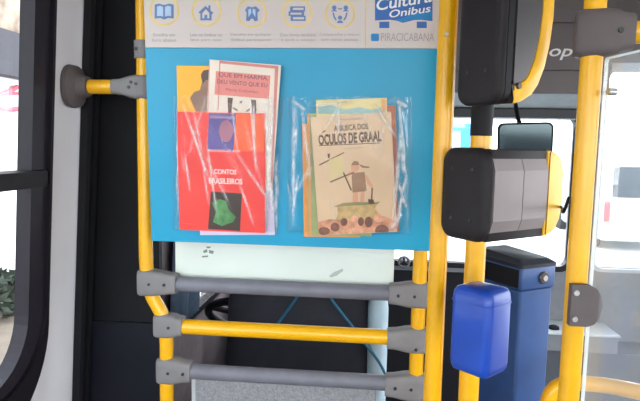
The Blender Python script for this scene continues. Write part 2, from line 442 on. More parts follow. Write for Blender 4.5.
# upper left clamp with the short rail to the wall
zU = at(110, 87, PY).z
clampmesh((XL_top, PY, zU), (-1, 0, 0), XL_top-at(114, 87, PY).x, .058, .036, parent=fr_, bolts=((.010, .006), (.028, -.002), (.022, .010)))
bm = NB(); tube(bm, [(XL_top, PY, at(143, 59, PY).z), (XL_top, PY, at(143, 41, PY).z)], .0215); o = link('sleeve', bm, 'clamp', fr_, True)
b = NB(); p = Vector((XL_top-.010, PY-.0195, at(143, 50, PY).z)); tube(b, [p, p+Vector((0, -.003, 0))], .0035, 10); link('bolt', b, 'bolt', o, True)
bm = NB(); tube(bm, [(WL(PY, zU, .03).x, PY, zU), (XL_top-.03, PY, zU)], .0175); link('wall_rail', bm, 'yellow', fr_, True)
bm = NB()
rings = []
for d, a, b_ in ((.0, .048, .050), (.004, .050, .052), (.014, .048, .050), (.020, .036, .040), (.026, .028, .030), (.040, .0245, .0255), (.046, .0215, .022)):
    base = WL(PY-.004, zU, 0)
    rings.append([base+Vector((d, y, z)) for y, z in superell(0, 0, a, b_, 28, 2.6)])
loft(bm, rings); link('wall_flange', bm, 'clampdark', fr_, True)
# white panel and lower grey panel
x0, x1 = at(176, 265, PY+.03).x, at(394, 265, PY+.03).x
bm = NB(); box(bm, (x0, PY+.024, zA+.012), (x1, PY+.030, zA+.34), .0015)
wp = tagp(link('partition_panel', bm, 'whitepanel'), 'white laminate partition panel between blue poster and upper grey rail', 'panel')
def decal(name, m, polys, fn, parent=None, th=.0004):
    bm = NB()
    for pl in polys:
        plate(bm, pl, [], 0, -th, fn)
    return link(name, bm, m, parent)
def wpf(a, b, d): return Vector((a, PY+.0238+d, b))
def wpx(px, py): h = at(px, py, PY+.0238); return (h.x, h.z)
decal('printed_mark', 'mark', [[wpx(202, 256), wpx(208, 255.4), wpx(208, 257), wpx(202, 257.5)], [wpx(209, 250), wpx(214, 251), wpx(213, 254), wpx(209, 253)], [wpx(203, 251), wpx(207, 249), wpx(207.5, 252), wpx(204, 253)], [wpx(206, 246.5), wpx(211, 246.5), wpx(210, 248.2), wpx(207, 248.2)]], wpf, wp)
decal('scuff_mark', 'scuff', [[wpx(329, 276), wpx(334, 272), wpx(343, 268.5), wpx(343, 271), wpx(337, 275.5), wpx(331, 277.5)]], wpf, wp)
x0, x1 = at(196, 392, PY+.01).x, at(376, 392, PY+.01).x
bm = NB(); box(bm, (x0, PY-.004, .12), (x1, PY+.006, zC_-.014), .002)
gp = tagp(link('lower_partition_panel', bm, 'greypanel'), 'speckled grey panel under the lowest grey rail', 'panel')
bm = NB(); box(bm, (x0-.006, PY-.007, .12), (x0+.004, PY-.0045, zC_-.014), .001); link('edge_trim', bm, 'paleedge', gp)

# ------------------------------------------------------------------ poster board
TILT = R(3.0)
BN = Vector((0, -math.cos(TILT), -math.sin(TILT)))      # out of the board, towards the camera
BU = Vector((0, -math.sin(TILT), math.cos(TILT)))
BP = Vector((at(285, 246, 1.275).x, 1.275, at(285, 246, 1.275).z))
bmw = Matrix((Vector((1, 0, 0)), -BN, BU)).transposed().to_4x4(); bmw.translation = BP
binv = bmw.inverted()
def bd(px, py, off=0.):
    h = binv @ hit(px, py, BP+BN*off, BN); return (h.x, h.z)
def bf(off): return lambda a, b, d=0.: Vector((a, -off+d, b))
poster = empty('poster_board', None, 'blue and white book sharing poster with icon row and bus logo', 'poster', mw=bmw)
xl = (bd(146.3, 47)[0]+bd(150, 242)[0])/2; xr = (bd(440, 49)[0]+bd(428, 249.5)[0])/2
vbm = 0.; vmid = bd(293, 48)[1]; vtop = bd(290, -30)[1]
bm = NB(); box(bm, (xl, .0015, vbm), (xr, .007, vmid-.0005), .001); link('blue_panel', bm, 'blue', poster)
bm = NB(); box(bm, (xl, .0015, vmid), (xr, .007, vtop), .001); link('white_header', bm, 'white', poster)
def dk(name, m, polys, parent=None, off=0.):
    """print on the board, polygons in photo pixels"""
    bm = NB()
    for pl in polys: plate(bm, [bd(*p) for p in pl], [], 0, .0006, lambda a, b, d: Vector((a, .0016-.0003-off-d+.0006-.0006, b)))
    return link(name, bm, m, parent or poster)
def circ(cx, cy, r, n=28, ry=None): return [(cx+r*math.cos(2*math.pi*k/n), cy+(ry or r)*math.sin(2*math.pi*k/n)) for k in range(n)]
def dring(name, m, c, r0, r1, parent=None):
    bm = NB(); plate(bm, [bd(*p) for p in circ(*c, r1, 40)], [[bd(*p) for p in circ(*c, r0, 40)]], 0, .0006, lambda a, b, d: Vector((a, .0013-d, b)))
    return link(name, bm, m, parent or poster)
def dtext(name, m, s, px, parent=None, off=0., **k):
    x0, y0, x1, y1 = px
    a = bd(x0, y1, off); b = bd(x1, y0, off)
    bm = NB(); text_mesh(bm, s, (a[0], a[1], b[0], b[1]), lambda x, y: Vector((x, .0009-off, y)), **k)
    return link(name, bm, m, parent or poster)
ic = [(164, 10.5), (206.3, 11.3), (251.8, 12.6), (297, 12.8), (340, 13.6)]
rings_ = [dring('icon_ring', 'ring', c, 13.1, 15.3) for c in ic]
x, y = ic[0]
o = dk('open_book_icon', 'icon', [[(x-9.5, y-6), (x-5, y-7), (x, y-5.5), (x+5, y-7), (x+9.5, y-6), (x+9.5, y+8), (x+4, y+7.3), (x, y+9), (x-4, y+7.3), (x-9.5, y+8)]])
dk('book_page', 'iconpale', [[(x-7, y-4), (x-4, y-4.8), (x-1, y-3.6), (x-1, y+6), (x-4, y+5.3), (x-7, y+5.6)], [(x+1, y-3.6), (x+4, y-4.8), (x+7, y-4), (x+7, y+5.6), (x+4, y+5.3), (x+1, y+6)]], o, .0006)
x, y = ic[1]
o = dk('house_icon', 'icon', [[(x-8, y+1), (x-1, y-5.5), (x+2, y-3), (x+2, y-6), (x+4, y-6), (x+4, y-1), (x+7, y+1.5), (x+5, y+3), (x+5, y+9), (x-6, y+9), (x-6, y+2.5)]])
dk('house_wall', 'white', [[(x-4, y+2), (x-.5, y-2), (x+3, y+1.6), (x+3, y+7), (x+1, y+7), (x+1, y+3.5), (x-2, y+3.5), (x-2, y+7), (x-4, y+7)]], o, .0006)
x, y = ic[2]
o = dk('hands_icon', 'icon', [[(x-7, y-2.5), (x-4, y-6.5), (x-1, y-5.5), (x+1, y-5.5), (x+4, y-6.5), (x+8, y-2.5), (x+5.5, y), (x+5.8, y+8), (x+2.5, y+8.5), (x+1, y+6), (x-1, y+6), (x-2.5, y+8.5), (x-5.8, y+8), (x-5.3, y)]])
dk('hand_gap', 'iconpale', [[(x-3.4, y-3), (x-1, y-4), (x-.5, y), (x-3.4, y+4.5)], [(x+3.6, y-3), (x+1, y-4), (x+.7, y), (x+3.6, y+4.5)]], o, .0006)
x, y = ic[3]
o = dk('book_stack_icon', 'icon', [[(x-7, y-6.5), (x+8, y-6.5), (x+8, y-1.5), (x-7, y-1.5)], [(x-8.5, y-1.6), (x+7, y-1.6), (x+7, y+3), (x-8.5, y+3)], [(x-6.5, y+2.9), (x+8.5, y+2.9), (x+8.5, y+8), (x-6.5, y+8)]])
dk('book_page', 'white', [[(x-4, y-5), (x+6.5, y-5), (x+6.5, y-2.9), (x-4, y-2.9)], [(x-6.5, y-.1), (x+4.5, y-.1), (x+4.5, y+1.7), (x-6.5, y+1.7)], [(x-4, y+4.4), (x+7, y+4.4), (x+7, y+6.5), (x-4, y+6.5)]], o, .0006)
x, y = ic[4]
o = dk('sharing_people_icon', 'icon', [circ(x-5.8, y-6, 2.3, 14), circ(x+5.8, y-6, 2.3, 14), [(x-9, y-2.3), (x-7, y-3.8), (x-4.5, y-3.8), (x-2.6, y-2.3)], [(x+9, y-2.3), (x+7, y-3.8), (x+4.5, y-3.8), (x+2.6, y-2.3)],
     circ(x, y+4, 2.2, 14), [(x-3.2, y+9.4), (x-2, y+6.8), (x+2, y+6.8), (x+3.2, y+9.4)],
     [(x-7.6, y-1), (x-6.2, y-1.3), (x-5, y+3.2), (x-3.2, y+6), (x-4.2, y+7), (x-6.4, y+4.2)], [(x+7.6, y-1), (x+6.2, y-1.3), (x+5, y+3.2), (x+3.2, y+6), (x+4.2, y+7), (x+6.4, y+4.2)], [(x-2.2, y-6), (x, y-5), (x+2.2, y-6), (x+2.2, y-4.8), (x, y-3.8), (x-2.2, y-4.8)]])
for (cx, w1, a, w2, b_) in ((164, 11, 'Escolha um', 12, 'livro abaixo'), (206, 16, 'Leia no ônibus ou', 15.5, 'leve para casa'), (251, 20.5, 'Devolva em qualquer', 20, 'ônibus participante'), (298, 18, 'Doe livros também', 17, 'e ajude a coleção'), (339.5, 20, 'Compartilhe a leitura', 18.5, 'com outras pessoas')):
    o = dtext('caption', 'cap', a, (cx-w1, 33, cx+w1, 36.4), bold=.008)
    dtext('caption_line', 'cap', b_, (cx-w2, 38.3, cx+w2, 41.7), o, bold=.008)
dk('divider_line', 'ring', [[(365, -25), (366, -25), (366, 48), (365, 48)]])
logo = dk('bus_logo', 'logoblue', [[(375, -26), (432.5, -26), (432.5, 21), (428, 20.6), (421, 19.6), (414, 20), (409, 21.3), (403, 22.8), (397, 20.7), (390, 19.6), (383, 20), (375, 20.4)]])
dk('logo_wheel', 'logoblue', [[(379.3, 21.6), (389.3, 21.6), (389.3, 28), (379.3, 28)]], logo); dk('logo_wheel', 'logoblue', [[(416.8, 21.6), (426.8, 21.6), (426.8, 28), (416.8, 28)]], logo)
dk('logo_swoosh', 'logocyan', [[(396, 20), (403, 18), (412, 14.5), (421, 12), (432, 10.5), (432, 20.5), (428, 20), (421, 19), (414, 19.4), (409, 20.7), (403, 22.2)]], logo, .0006)
dk('logo_window', 'logowhite', [[(379, -22), (428, -22), (428, -12), (379, -12)]], logo, .0006)
dtext('logo_lettering', 'logowhite', 'Cultura', (376, -5.5, 432, 6.5), logo, off=.0007, shear=.2, bold=.015, rot=R(9))
dtext('logo_lettering', 'logowhite', 'Onibus', (389, 7.2, 431, 15), logo, off=.0012, shear=.2, bold=.015, rot=R(8))
dk('logo_accent', 'logowhite', [[(391.5, 7.4), (394.6, 4.9), (397.2, 6.6), (396.4, 7.3), (394.6, 6.2), (392.3, 8.2)]], logo, .0009)
o = dk('sponsor_mark', 'logocyan', [rrect(371, 33.5, 379, 41, 1.5, 4)])
dtext('sponsor_lettering', 'cap', 'PIRACICABANA', (381, 33, 434.5, 41), o, bold=.0)

# ------------------------------------------------------------------ books
def cmat(name, col, rough=.45, noise=.06, scale=12): return M(name, col, rough, noise=noise, scale=scale)
def book(label, quad, off, th, cover, spine=None, group=None):
    """quad: four photo points tl,tr,br,bl of the cover; off: distance of the back from the board"""
    offf = off+th
    q = [bd(px, py, offf) for px, py in quad]
    c = Vector((sum(p[0] for p in q)/4, sum(p[1] for p in q)/4))
    ang = math.atan2(q[2][1]-q[3][1]+q[1][1]-q[0][1], q[2][0]-q[3][0]+q[1][0]-q[0][0])
    W = (math.dist(q[0], q[1])+math.dist(q[2], q[3]))/2; H = (math.dist(q[0], q[3])+math.dist(q[1], q[2]))/2
    root = empty('book', None, label, 'book', group, mw=bmw @ Matrix.Translation((c.x, -off, c.y)) @ Matrix.Rotation(-ang, 4, 'Y'))
    bm = NB()
    box(bm, (-W/2, -th, -H/2), (W/2, -th+.0008, H/2)); box(bm, (-W/2, -.0009, -H/2), (W/2, -.0001, H/2)); box(bm, (-W/2, -th+.0008, -H/2), (-W/2+.0009, -.0009, H/2))
    link('cover', bm, cover, root)
    bm = NB(); box(bm, (-W/2+.001, -th+.0009, -H/2+.0015), (W/2-.0015, -.001, H/2-.0015)); link('page_block', bm, 'paper', root)
    inv = root.matrix_world.inverted()
    inv = (bmw @ Matrix.Translation((c.x, -off, c.y)) @ Matrix.Rotation(-ang, 4, 'Y')).inverted()
    def loc(px, py):
        h = inv @ hit(px, py, BP+BN*offf, BN); return (max(-W/2+.0004, min(W/2-.0004, h.x)), max(-H/2+.0004, min(H/2-.0004, h.z)))
    def pr_(name, m, polys, lvl=1, parent=None):
        bm = NB(); e = .0003*lvl
        for pl in polys: plate(bm, [loc(*p) for p in pl], [], -th-.00003, -th-e, lambda a, b, d: Vector((a, d, b)))
        return link(name, bm, m, parent or root)
    def tx(name, m, s, px, lvl=2, parent=None, **k):
        y = -th-.0003*lvl-.0001; k.pop('rot', 0)
        sc_ = W/((math.dist(quad[0], quad[1])+math.dist(quad[2], quad[3]))/2)
        cc = loc((px[0]+px[2])/2, (px[1]+px[3])/2); hw_ = (px[2]-px[0])/2*sc_; hh_ = (px[3]-px[1])/2*sc_
        bm = NB(); text_mesh(bm, s, (cc[0]-hw_, cc[1]-hh_, cc[0]+hw_, cc[1]+hh_), lambda x, z: Vector((x, y, z)), **k)
        return link(name, bm, m, parent or root)
    return root, pr_, tx
GL, GR = None, None
# left pouch
rt, P, T = book('white book with lavender edge sticking out behind the red book', [(196, 120), (272.5, 170-52), (272.5, 235), (198, 235)], .002, .004, cmat('cover_lavender', (206, 200, 222)))
rt, P, T = book('yellow book behind the red book at the left pouch edge', [(179.5, 65), (236, 67), (233, 228), (177, 227)], .0065, .004, cmat('cover_yellow', (245, 172, 40)))
P('cover_picture', cmat('print_brown', (150, 112, 92), noise=.3), [[(194, 108), (190, 98), (194, 92), (200, 90), (202, 82), (201, 74), (204, 70), (209, 70), (213, 76), (213, 112), (196, 112)]])
P('cover_picture_hair', cmat('print_dark', (84, 62, 58)), [[(201, 76), (203, 71), (208, 69.5), (213, 72), (213, 79), (206, 80), (203, 84)]], 2)
pk = cmat('cover_pink', (206, 128, 122)); crm = cmat('cover_cream', (226, 212, 196), noise=.08)
rt, P, T = book('cream book with pink border and pink title box above the red book', [(208.5, 59), (279, 65.5), (274, 190), (204, 184)], .0112, .004, crm)
P('border_print', pk, [[(219.5, 60.5), (278.5, 66), (278.3, 69), (219.3, 63.3)], [(275, 66), (278.5, 66), (274, 188), (270.5, 188)], [(208.6, 60), (210, 60), (206, 180), (204.6, 180)], [(219.5, 61), (220.5, 61), (218.5, 110), (217.5, 110)]])
tb = P('title_box', cmat('title_pink', (222, 132, 124)), [[(216, 71), (270.5, 75.5), (269, 99), (214.5, 94.5)]])
tcx = cmat('title_ink', (110, 72, 84))
T('title_lettering', tcx, 'QUE EM HARMA,', (219, 74.5, 268, 79), 2, tb, rot=R(-5)); T('title_lettering', tcx, 'DEU VENTO QUE EU', (217.5, 81.5, 267, 86), 2, tb, rot=R(-5)); T('title_lettering', cmat('title_ink_red', (170, 80, 84)), 'Maria Colombo', (226, 89.3, 258, 92), 2, tb, rot=R(-5))
P('cover_picture', cmat('print_hair', (92, 60, 52)), [[(227.5, 97.5), (233, 97.8), (232, 106), (231.5, 113), (228.5, 119), (228, 108)], [(251, 99.5), (256, 100), (256.5, 110), (255, 119), (252, 113)]])
P('cover_picture_brow', cmat('print_brow', (120, 92, 84)), [[(233, 107), (238, 110), (237, 111), (233, 108.6)], [(250, 108), (246, 111), (247, 112), (250, 109.6)], [(239, 103), (242, 100), (241.6, 103.5)]], 2)
redm = cmat('cover_red', (232, 62, 54), noise=.05)
rt, P, T = book('red book of short stories with green picture, front of left pouch', [(181, 112), (268, 113.5), (262, 233), (175.5, 229.5)], .0160, .0045, redm)
P('cover_block', cmat('print_orange', (240, 96, 44)), [[(233, 113.5), (266.6, 115), (264, 152), (231, 151)]])
b_ = P('cover_picture', cmat('print_blue', (98, 82, 148), noise=.2), [[(209, 113.5), (236, 114), (233.5, 151), (207.5, 149.5)]], 2)
P('picture_face', cmat('print_face', (170, 110, 130), noise=.25), [circ(226, 131, 7, 18, 11)], 3, b_)
P('picture_band', cmat('print_band', (150, 122, 160)), [[(210, 115.5), (236, 116.5), (235.9, 119), (209.8, 118)]], 3, b_)
T('author_lettering', cmat('ink_white', (240, 214, 216)), 'MACHADO DE ASSIS', (208, 149.5, 240, 152), 3)
wi = cmat('ink_white2', (244, 206, 198))
T('title_lettering', wi, 'CONTOS', (214, 169.3, 236.5, 174.3), bold=.03); T('title_lettering', wi, 'BRASILEIROS', (209, 178.2, 242.5, 184), bold=.03)
b_ = P('cover_picture', cmat('print_black', (58, 44, 36), noise=.2), [[(211, 191.5), (242, 193.5), (240, 231), (208, 229)]])
P('picture_leaf', cmat('print_green', (82, 140, 82), noise=.35, scale=90), [[(212, 203), (219, 199), (226, 201), (229, 210), (236, 217), (233, 222), (222, 226), (213, 222), (216, 212)]], 2, b_)
# right pouch
rt, P, T = book('orange book showing its left edge in the right pouch', [(302.5, 124), (360, 124), (360, 237), (303.5, 237)], .002, .004, cmat('cover_orange', (226, 150, 72), noise=.12))
rt, P, T = book('reddish book whose right edge shows beside the cream book', [(340, 108), (396, 106), (398.5, 231), (343, 233)], .0068, .004, cmat('cover_redbrown', (186, 104, 70), noise=.12))
rt, P, T = book('green book edge just left of the cream comic book', [(306, 113), (372, 113), (372, 236), (309.5, 236)], .0115, .0035, cmat('cover_green', (150, 158, 106), noise=.18))
P('cover_stripe', cmat('stripe_orange', (216, 146, 84)), [[(306, 114), (309.5, 114), (311.5, 235), (309.5, 235)]])
rt, P, T = book('pale yellow picture book peeking out above the cream comic book', [(316.5, 99.8), (386.5, 98.2), (388, 180), (318, 182)], .0155, .0035, cmat('cover_paleyellow', (222, 204, 140), noise=.1))
P('cover_picture', cmat('print_sky', (150, 182, 178), noise=.2), [[(318, 106), (330, 105), (345, 109.5), (360, 107), (372, 110), (385, 105.5), (385.5, 114), (318, 114)]])
P('cover_corner', cmat('print_orange2', (222, 158, 84)), [[(381, 99), (386, 99), (386, 110), (382, 112)]], 2)
rt, P, T = book('cream comic book with a figure on a rock, front of right pouch', [(312.5, 116.5), (391.5, 112.5), (396.5, 231), (317, 236)], .0195, .005, cmat('cover_buff', (216, 184, 148), noise=.05))
ink = cmat('ink_brown', (98, 70, 52))
T('author_lettering', cmat('ink_tan', (150, 112, 84)), 'Autor e Desenhos', (340, 117.6, 362, 120.2)); 
T('title_lettering', ink, 'A BUSCA DOS', (334, 124.4, 368, 130.2), bold=.025, rot=R(1.5)); T('title_lettering', ink, 'OCULOS DE GRAAL', (318.5, 132.6, 381, 143.4), bold=.04, rot=R(1.5))
P('title_accent', ink, [[(321.5, 132.6), (325.2, 130), (325.8, 131.2), (322, 133.2)]], 2)
P('title_rule', ink, [[(319, 145.2), (380, 142.6), (380, 143.4), (319, 146)]])
T('subtitle_lettering', cmat('ink_tan2', (150, 112, 84)), 'uma aventura em quadrinhos', (344, 147.4, 362, 149))
tan = cmat('print_rock', (196, 164, 108), noise=.2, scale=60); olive = cmat('print_olive', (140, 132, 86), noise=.2); skin = cmat('print_skin', (216, 156, 122)); brn = cmat('print_tunic', (150, 110, 76), noise=.2)
flag = P('picture_flag', cmat('print_flag', (218, 196, 140), noise=.15), [[(328.5, 160), (342, 154.5), (344, 172), (332, 180)]])
P('picture_pole', ink, [[(319, 164.5), (344, 152), (344.3, 153), (319.4, 165.7)], [(330, 181.5), (354, 171.5), (354.4, 172.7), (330.4, 182.7)], [(342, 171), (343.3, 170.5), (352, 190), (350.7, 190.8)], [(327.4, 154), (330, 153.5), (329.6, 158), (328.2, 158.3)]])
P('picture_figure', skin, [circ(355, 167.5, 4.2, 16), [(353, 189), (358, 189), (358, 203), (352.5, 203)], [(361, 189), (365, 189), (364, 202), (360, 202)], [(348, 173), (352, 170), (353, 173), (347, 178)], [(366, 174), (369.5, 180), (373.5, 187), (371.5, 189), (367, 183), (364, 177)]])
P('picture_tunic', brn, [[(351.5, 173), (364.5, 172), (366.5, 191), (352.5, 192.5)], [(351, 165), (354, 161), (358, 161.5), (359.5, 165)], [(359, 164), (364, 166), (369.5, 166.6), (369, 168), (362, 167.6)]], 2)
P('picture_axe', ink, [[(371.5, 188), (373, 188), (372.2, 202), (370.8, 202)], [(368, 199), (373.5, 199.5), (374.6, 204), (368.5, 204)]], 2)
P('picture_rock', tan, [[(337, 206), (345, 203), (368, 202), (378, 203), (375, 208), (380, 216), (384, 221), (334, 223), (338, 214)]], 1)
P('picture_grass', olive, [[(333, 207), (343, 203), (356, 202), (372, 202.5), (380, 201.5), (378, 204), (360, 205), (345, 206)]], 2)
P('crowd_ground_print', cmat('print_crowd', (206, 146, 112), noise=.3, scale=60), [[(317.5, 222), (330, 219), (352, 220), (372, 219), (384, 216), (396, 221), (396.3, 231), (317.5, 235.3)]], 2)
P('crowd_print', cmat('print_heads', (124, 80, 64), noise=.3, scale=90), [circ(335, 227, 4.5, 14), circ(344, 222, 3.5, 14, 4), circ(361, 221.5, 3, 14, 4.4), circ(368.6, 222, 4, 14, 5.4), circ(382, 231, 7, 16, 6.5), circ(324, 231, 6, 14, 4)], 3)
P('crowd_print', cmat('print_faces', (222, 160, 128), noise=.2, scale=90), [circ(354.5, 219, 3.6, 14), circ(378, 218, 4.6, 14), circ(355, 231, 9, 14, 3)], 3)

# ------------------------------------------------------------------ clear plastic pouches
def pouch(label, quad, depth, seed, creases):
    rnd = random.Random(seed); NX, NY = 90, 100
    q = [Vector(bd(px, py, depth)) for px, py in quad]
    ph = [(rnd.uniform(0, 6.28), rnd.uniform(8, 30), rnd.uniform(8, 30)) for _ in range(6)]
    root = empty('plastic_pouch', None, label, 'pouch', mw=bmw)
    bm = NB(); g = []; cl = []
    for j in range(NY+1):
        row = []
        for i in range(NX+1):
            u, v = i/NX, j/NY
            p = (q[3]*(1-u)+q[2]*u)*(1-v)+(q[0]*(1-u)+q[1]*u)*v
            ed = min(1, min(u, 1-u)*10); bt = min(1, v*14)
            dd = depth*(ed**.6)*(bt**.6)+.001
            cv = .0
            for a, fx, fy in ph: dd += .00035*math.sin(a+u*fx+v*fy)
            for (ax, ay, bx, by, wdt, hgt) in creases:
                X = Vector((u-ax, v-ay)); D = Vector((bx-ax, by-ay)); L = D.length; D /= L
                t = X.dot(D)
                if -.02 < t < L+.02:
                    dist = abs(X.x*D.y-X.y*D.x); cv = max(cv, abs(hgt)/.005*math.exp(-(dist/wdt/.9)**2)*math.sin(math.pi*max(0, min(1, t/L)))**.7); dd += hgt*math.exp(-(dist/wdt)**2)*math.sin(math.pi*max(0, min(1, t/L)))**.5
            cl.append(min(1, cv*1.7+.12*(1-ed)**2))  # mask of the painted glints on creases and side edges
            jx = .0012*math.sin(v*23+seed)*(1-ed)*(1 if u < .5 else -1)
            row.append(bm.verts.new((p.x+jx, -dd, p.y+.0012*math.sin(u*21+seed)*(v > .97))))
        g.append(row)
    for j in range(NY):
        for i in range(NX): bm.faces.new((g[j][i], g[j][i+1], g[j+1][i+1], g[j+1][i]))
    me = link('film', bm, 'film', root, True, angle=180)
    at_ = me.data.attributes.new('crease_glint', 'FLOAT', 'POINT'); at_.data.foreach_set('value', cl)
    bm = NB()
    for (a, b) in ((q[3], q[2]),):
        plate(bm, [(a.x, a.y-.003), (b.x, b.y-.003), (b.x, b.y+.001), (a.x, a.y+.001)], [], -.0002, -.0022, lambda x, y, d: Vector((x, d, y)))
    for a, b, s in ((q[3], q[0], -1), (q[2], q[1], 1)):
        plate(bm, [(a.x, a.y), (a.x+s*.004, a.y), (b.x+s*.004, b.y), (b.x, b.y)], [], -.0002, -.0022, lambda x, y, d: Vector((x, d, y)))
    link('sealed_edge', bm, 'film', root)
rc = lambda seed, n: [(lambda r=random.Random(seed*100+k): (lambda x, y, a, l: (x, y, x+l*math.cos(a), y+l*math.sin(a), r.uniform(.008, .016), r.choice((1, -1))*r.uniform(.001, .0022)))(r.random(), r.random()*.9, r.uniform(1.0, 2.2), r.uniform(.2, .6)))() for k in range(n)]
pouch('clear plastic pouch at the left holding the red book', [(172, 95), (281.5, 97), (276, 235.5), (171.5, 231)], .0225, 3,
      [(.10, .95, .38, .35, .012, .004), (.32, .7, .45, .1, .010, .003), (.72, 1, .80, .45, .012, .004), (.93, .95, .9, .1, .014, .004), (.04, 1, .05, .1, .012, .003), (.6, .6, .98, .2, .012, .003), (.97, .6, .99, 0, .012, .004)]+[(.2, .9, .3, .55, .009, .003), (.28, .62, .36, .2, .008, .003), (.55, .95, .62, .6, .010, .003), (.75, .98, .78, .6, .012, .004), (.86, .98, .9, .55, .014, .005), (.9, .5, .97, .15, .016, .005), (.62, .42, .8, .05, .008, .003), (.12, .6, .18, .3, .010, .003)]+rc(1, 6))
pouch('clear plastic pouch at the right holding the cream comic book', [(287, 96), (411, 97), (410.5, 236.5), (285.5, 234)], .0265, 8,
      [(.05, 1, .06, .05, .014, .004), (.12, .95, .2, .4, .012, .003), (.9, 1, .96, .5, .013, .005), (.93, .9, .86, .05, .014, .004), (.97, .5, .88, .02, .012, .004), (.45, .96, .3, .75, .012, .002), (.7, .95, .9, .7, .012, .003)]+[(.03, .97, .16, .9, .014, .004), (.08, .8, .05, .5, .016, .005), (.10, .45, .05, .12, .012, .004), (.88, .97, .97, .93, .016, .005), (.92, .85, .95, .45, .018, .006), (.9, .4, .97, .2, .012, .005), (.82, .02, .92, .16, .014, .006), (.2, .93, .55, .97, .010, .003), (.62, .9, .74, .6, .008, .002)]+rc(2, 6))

# ------------------------------------------------------------------ stanchions
# pole next to the poster
YA = 1.14; XA = at(440.5, 200, YA).x
pa = empty('stanchion_pole', (XA, YA, 0), 'full-height yellow pole along the right edge of the poster', 'pole')
bm = NB(); tube(bm, [(0, 0, 0), (0, 0, ZC)], .0188, 24); link('tube', bm, 'yellow', pa, True)
bm = NB(); z = at(443, 34.5, YA-.019).z; tube(bm, [(-.004, -.0175, z), (-.004, -.0208, z)], [.0045, .0035], 10); link('rivet', bm, 'boltlight', pa, True)
# pole carrying the two validators
YB2 = 1.115; XB = at(478, 200, YB2).x
pb = empty('stanchion_pole', (XB, YB2, 0), 'yellow pole with black sleeve carrying both ticket validators and the blue box', 'pole')
bm = NB(); tube(bm, [(0, 0, 0), (0, 0, ZC)], .0201, 24); link('tube', bm, 'yellow', pb, True)
bm = NB(); tube(bm, [(0, 0, at(482, 136, YB2).z), (0, 0, at(482, 60, YB2).z)], .0213, 24); link('sleeve', bm, 'blackmatte', pb, True)
# right hand pole with T clamp
YC = 0.868; XC = at(582, 200, YC).x
pc = empty('stanchion_pole', (XC, YC, 0), 'yellow pole in front of the bright right window, with T clamp and cross rail', 'pole')
bm = NB(); tube(bm, [(0, 0, 0), (0, 0, ZC)], .0155, 24); link('tube', bm, 'yellow', pc, True)
zT = at(594, 34, YC).z
dT = Vector((math.cos(R(-12)), math.sin(R(-12)), 0))
clampmesh((0, 0, zT), dT, .052, .068, .052, dep=.0245, back=.0245, parent=pc, m='clampdark', bolts=((.032, .0),))
bm = NB(); tube(bm, [dT*.05+Vector((0, 0, zT)), dT*.75+Vector((0, 0, zT))], .0160, 20); link('cross_rail', bm, 'yellow', pc, True)
# D shaped panel bracket
zD = at(582, 304, YC-.02).z
nD = Vector((0, -1, 0))
bm = NB()
hx = .030
prof = [(-.021, -.033), (.012, -.033), (.024, -.029), (.033, -.018), (.037, 0), (.033, .018), (.024, .029), (.012, .033), (-.021, .033)]
plate(bm, prof, [], -.032, -.019, lambda a, b, d: Vector((a*.78-.001, d, b*.95+zD)))
bmesh.ops.bevel(bm, geom=[e for e in bm.edges if e.calc_face_angle(0) > 1.2], offset=.0025, segments=2, affect='EDGES')
brk = link('panel_bracket', bm, 'clampdark', pc, True)
for s in (-1, 1):
    bm = NB(); tube(bm, [(-.011, -.0318, zD+s*.020), (-.011, -.0355, zD+s*.020)], [.0045, .004], 12); link('bolt', bm, 'boltlight', brk, True)
# acrylic sheet
dP = Vector((math.sin(R(13)), -math.cos(R(13)), 0))
ptop = at(601, 59, YC-.005)
zp1 = ptop.z; zp0 = .55
org = Vector((XC+.0185, YC-.006, 0))
nP = Vector((dP.y, -dP.x, 0))
ac = empty('acrylic_screen', org, 'clear acrylic screen sheet clamped to the right-hand pole', 'screen')
bm = NB(); plate(bm, rrect(.002, zp0, .62, zp1, .004, 3), [], -.0025, .0025, lambda a, b, d: dP*a+Vector((0, 0, b))+nP*d); link('sheet', bm, 'acrylic', ac)
bm = NB(); plate(bm, rrect(0, zp0-.001, .622, zp1+.0015, .005, 3), [rrect(.0016, zp0+.001, .62, zp1-.0008, .004, 3)], -.0028, .0028, lambda a, b, d: dP*a+Vector((0, 0, b))+nP*d); link('polished_edge', bm, 'acryledge', ac)
zb2 = at(607, 92, YC-.02).z
bm = NB(); p = dP*.018+Vector((0, 0, zb2)); tube(bm, [p-nP*.006, p+nP*.006], .0055, 12); link('bolt', bm, 'boltlight', ac, True)

